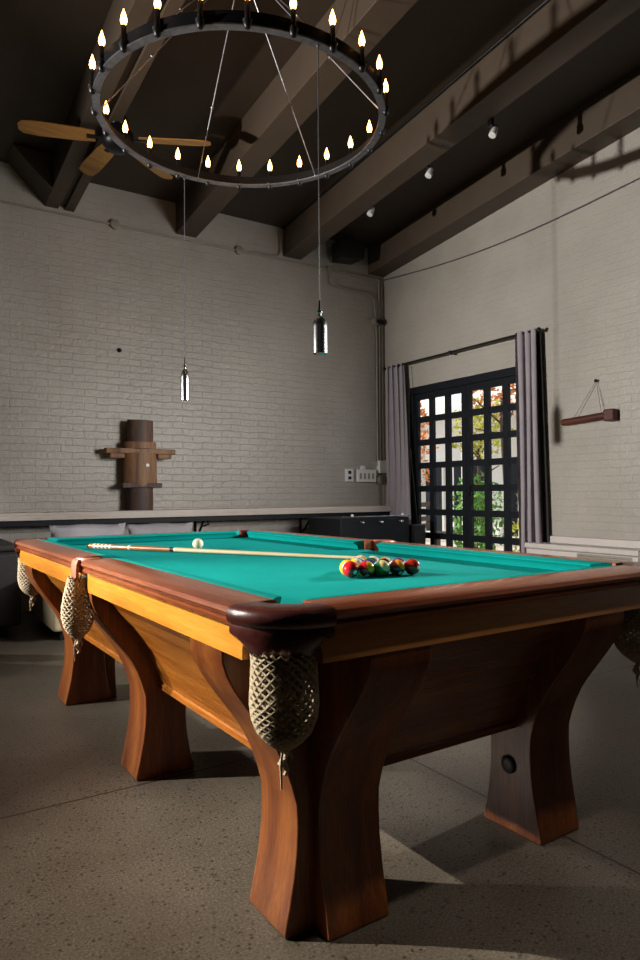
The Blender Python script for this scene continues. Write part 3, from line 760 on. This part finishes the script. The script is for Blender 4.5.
for row in range(5):
    for i in range(5-row):
        word, col, st, sec = kinds[[0, 1, 2, 3, 4, 5, 6, 7, 8, 9, 10, 11, 12, 13, 14][k]]
        p = ra+ux*((i+row*.5)*(2*R+.0008))+uy*(row*(2*R+.0008)*.8661)
        if k == 5: p = ra+Vector((math.cos(math.radians(86)), math.sin(math.radians(86))))*(2*R+.001)+ux*.019
        o = MB().ball((0, 0, 0), R, 32).build('billiard_ball', ballmat(word+' ball', col, st, sec or (.85, .8, .66)), smooth=True, angle=180)
        o.location = (p.x, p.y, ZB+R+.0002)
        o.rotation_euler = rots[k] if k < 5 else (random.uniform(.3, 1.4), random.uniform(-.6, .6), random.uniform(0, 3))
        lab = word+' pool ball '+(places[k] if k < 5 else back_places[k-5])
        tag(o, lab, 'pool ball', 'racked pool balls')
        k += 1
o = MB().ball((0, 0, 0), R, 32).build('cue_ball', plain('cue ball ivory', (.88, .82, .60), .1, 0, .03, 10, 0, .5), smooth=True, angle=180)
x_, y_ = TT(.715, 1.965); o.location = (x_, y_, ZB+R+.0002); tag(o, 'cream cue ball resting on cloth just beyond the cue', 'cue ball')

# ------------------------------------------------------------------ outdoors
M['patio'] = plain('pale patio paving', (.50, .46, .40), .8, 0, .2, 2)
M['stucco'] = plain('white stucco', (.78, .77, .74), .85, 0, .05, 3)
M['leaf_o'] = plain('orange autumn leaves', (.75, .24, .06), .6, 0, .6, 4)
M['leaf_y'] = plain('yellow green leaves', (.50, .50, .06), .6, 0, .5, 4)
M['leaf_g'] = plain('green leaves', (.12, .30, .04), .6, 0, .5, 4)
M['bark'] = plain('bark', (.10, .07, .05), .9, 0, .3, 20)
for k_ in ('leaf_o', 'leaf_y', 'leaf_g'):
    nt = M[k_].node_tree; b = nt.nodes['Principled BSDF']; b.inputs['Transmission Weight'].default_value = 0
struct(MB().box(XR+.11, 16, -3, 16, -.12, -.02).build('ground', M['patio']))
def foliage(cn, rad, n, size, name, mat, parent, seed):
    rnd = random.Random(seed); m = MB()
    for i in range(n):
        while True:
            q = Vector((rnd.uniform(-1, 1), rnd.uniform(-1, 1), rnd.uniform(-1, 1)))
            if .15 < q.length < 1: break
        p = Vector((cn[0]+q.x*rad[0], cn[1]+q.y*rad[1], cn[2]+q.z*rad[2]))
        a = Vector((rnd.gauss(0, 1), rnd.gauss(0, 1), rnd.gauss(0, 1))).normalized(); b_ = a.cross(Vector((rnd.gauss(0, 1), rnd.gauss(0, 1), rnd.gauss(0, 1)))).normalized()
        s = size*rnd.uniform(.6, 1.3); c_ = a.cross(b_)*.08*s
        vs = [m.bm.verts.new(p+v) for v in (-a*s, -b_*s*.45+c_, a*s, b_*s*.45+c_)]
        m._f(vs)
    return m.build(name, mat, parent)
def tree(x, y, h, rad, mat, label, n, size, seed):
    t = thing('patio_tree', label, 'tree', (x, y, -.02))
    rnd = random.Random(seed)
    m = MB(); m.tube([(0, 0, 0), (.03, .02, h*.4), (-.02, .05, h*.8), (0, 0, h)], [.035, .03, .025, .02], 8)
    for i in range(7):
        a = rnd.uniform(0, 6.28); z = h*rnd.uniform(.6, .95); m.tube([(0, 0, z), (rad[0]*.6*math.cos(a), rad[1]*.6*math.sin(a), z+rad[2]*rnd.uniform(.1, .8))], [.02, .008], 6)
    m.build('trunk', M['bark'], t, True)
    foliage((0, 0, h+.1), rad, n, size, 'crown', mat, t, seed)
tree(6.7, 8.3, 1.75, (1.0, 1.0, 1.25), M['leaf_o'], 'orange leaved tree outside the left door leaf', 1900, .07, 1)
tree(7.2, 5.9, 2.75, (.8, .8, .7), M['leaf_o'], 'small rust coloured tree branching above the door centre outside', 700, .055, 2)
tree(8.35, 7.5, 2.1, (.6, .6, .6), M['leaf_y'], 'yellow green leaved young tree outside seen through upper middle door panes', 500, .065, 11)
def shrub(x, y, r, h, mat, label, n, seed, size=.055):
    t = thing('shrub', label, 'shrub', (x, y, -.02))
    m = MB()
    for i in range(5): m.tube([(0, 0, 0), (r*.4*math.cos(i*1.3), r*.4*math.sin(i*1.3), h*.6)], [.015, .006], 6)
    m.build('stems', M['bark'], t)
    foliage((0, 0, h*.55), (r, r, h*.5), n, size, 'foliage', mat, t, seed)
shrub(6.15, 5.45, .42, 1.25, M['leaf_g'], 'broad green shrub low outside close behind the door centre', 700, 5)
shrub(8.35, 6.2, .38, 1.5, M['leaf_g'], 'taller green shrub farther off outside beneath the yellow green tree', 520, 15)
shrub(6.3, 4.55, .38, .8, M['leaf_y'], 'bright yellow green shrub low outside right door leaf', 300, 6)
shrub(5.9, 7.1, .35, .9, M['leaf_y'], 'yellow green shrub outside left door leaf', 260, 7)
t = thing('patio_house', 'white stucco house with dark windows across the patio', 'building', (10.2, 5, -.02))
MB().box(0, .3, -3, 7.0, 0, 4.2).build('facade', M['stucco'], t)
for yy in (1.0, 2.5, 4.0, 5.4):
    f = MB().box(-.05, 0, yy, yy+1.1, .10, 1.75).build('window', M['stucco'], t, bev=.01); MB().box(-.056, -.048, yy+.05, yy+1.05, .15, 1.70).build('pane', M['blackpaint'], f)
for yy in (.6, 2.25, 3.7, 5.1): MB().box(-1.0, -.85, yy, yy+.15, 0, 2.6).build('column', M['stucco'], t)
MB().box(-1.1, 0, .4, 7.2, 2.6, 2.8).build('porch_roof', M['stucco'], t)
t = thing('garden_bench', 'slatted garden bench outside low in the left door leaf', 'bench', (6.5, 6.6, -.02), .5)
m = MB()
for i in range(5): m.box(-.6, .6, -.2+i*.085, -.13+i*.085, .40, .425)
m.build('seat', M['bark'], t)
m = MB()
for i in range(4): m.box(-.6, .6, .24, .26, .50+i*.11, .57+i*.11)
m.build('backrest', M['bark'], t)
for px in (-.55, .5): MB().box(px, px+.05, -.2, -.15, 0, .40).build('leg', M['bark'], t); MB().box(px, px+.05, .22, .27, 0, .9).build('leg', M['bark'], t)
t = thing('lantern', 'white square lantern box outside behind the door centre', 'lantern', (7.4, 4.9, -.02))
MB().box(-.12, .12, -.12, .12, 1.0, 1.28).build('lamp_box', M['stucco'], t, bev=.01); MB().tube([(0, 0, 0), (0, 0, 1.0)], .02, 8).build('post', M['black'], t)

# ------------------------------------------------------------------ lights
def look(o, target):
    o.rotation_euler = (Vector(target)-o.location).to_track_quat('-Z', 'Y').to_euler()
def spot(name, loc, tgt, power, col, ang, blend, rad):
    l = bpy.data.lights.new(name, 'SPOT'); l.energy = power; l.color = col; l.spot_size = math.radians(ang); l.spot_blend = blend; l.shadow_soft_size = rad
    o = bpy.data.objects.new(name, l); COL.objects.link(o); o.location = loc; look(o, tgt); return o
def area(name, loc, tgt, power, col, sx, sy):
    l = bpy.data.lights.new(name, 'AREA'); l.energy = power; l.color = col; l.shape = 'RECTANGLE'; l.size = sx; l.size_y = sy
    o = bpy.data.objects.new(name, l); COL.objects.link(o); o.location = loc; look(o, tgt); return o
spot('left_window_lamp', (-3.8, 3.51, 1.93), (4.5, 1.3, 2.0), 2200, (1, .95, .88), 68, .9, .05)
spot('left_high_lamp', (-3.7, 3.55, 3.3), (.40, .42, .40), 2900, (1, .93, .80), 23, 1.0, .03)
spot('right_lamp', (4.15, .75, 2.05), (.5, 2.2, .60), 780, (1, .97, .93), 62, .6, .05)
spot('apron_fill', (.8, -.85, 3.75), (.75, -.02, .70), 150, (1, .88, .78), 24, .9, .06)  # added fill for the front apron, no such fitting in the room
area('right_softbox', (3.6, .4, 1.9), (.9, 5.3, 1.2), 34, (1, .97, .93), 1.3, 1.3).data.spread = math.radians(84)
area('room_fill', (-1.0, -2.6, 3.2), (1.5, 2, .8), .25, (1, .93, .85), 2.0, 2.0)
l = bpy.data.lights.new('chandelier_glow', 'POINT'); l.energy = 2.5; l.color = (1, .55, .22); l.shadow_soft_size = .5
o = bpy.data.objects.new('chandelier_glow', l); COL.objects.link(o); o.location = (CX, CY, CZ+.2)
s = bpy.data.lights.new('sun', 'SUN'); s.energy = 5; s.angle = .01; s.color = (1, .93, .82)
o = bpy.data.objects.new('sun', s); COL.objects.link(o); o.rotation_euler = Vector((.45, -.8, -.9)).to_track_quat('-Z', 'Y').to_euler()
w = bpy.data.worlds.new('sky'); scene.world = w; w.use_nodes = True
bg = w.node_tree.nodes['Background']; bg.inputs[0].default_value = (.85, .92, 1, 1); bg.inputs[1].default_value = 1.3

# ------------------------------------------------------------------ camera
cam = bpy.data.cameras.new('camera'); co = bpy.data.objects.new('camera', cam); COL.objects.link(co)
cam.sensor_fit = 'HORIZONTAL'; cam.sensor_width = 36; cam.lens = 675.57/640*36; cam.clip_start = .02
yaw, pitch, roll = .5701, .0196, -.0067
f = Vector((math.sin(yaw)*math.cos(pitch), math.cos(yaw)*math.cos(pitch), math.sin(pitch)))
r = Vector((math.cos(yaw), -math.sin(yaw), 0)); u = r.cross(f)
r2 = r*math.cos(roll)+u*math.sin(roll); u2 = u*math.cos(roll)-r*math.sin(roll)
mt = Matrix((r2, u2, -f)).transposed().to_4x4(); mt.translation = (-.599, -1.124, 1.031)
co.matrix_world = mt
scene.camera = co
scene.view_settings.view_transform = 'Standard'; scene.view_settings.look = 'None'
scene.view_settings.exposure = 0; scene.view_settings.gamma = 1; scene.view_settings.use_curve_mapping = False
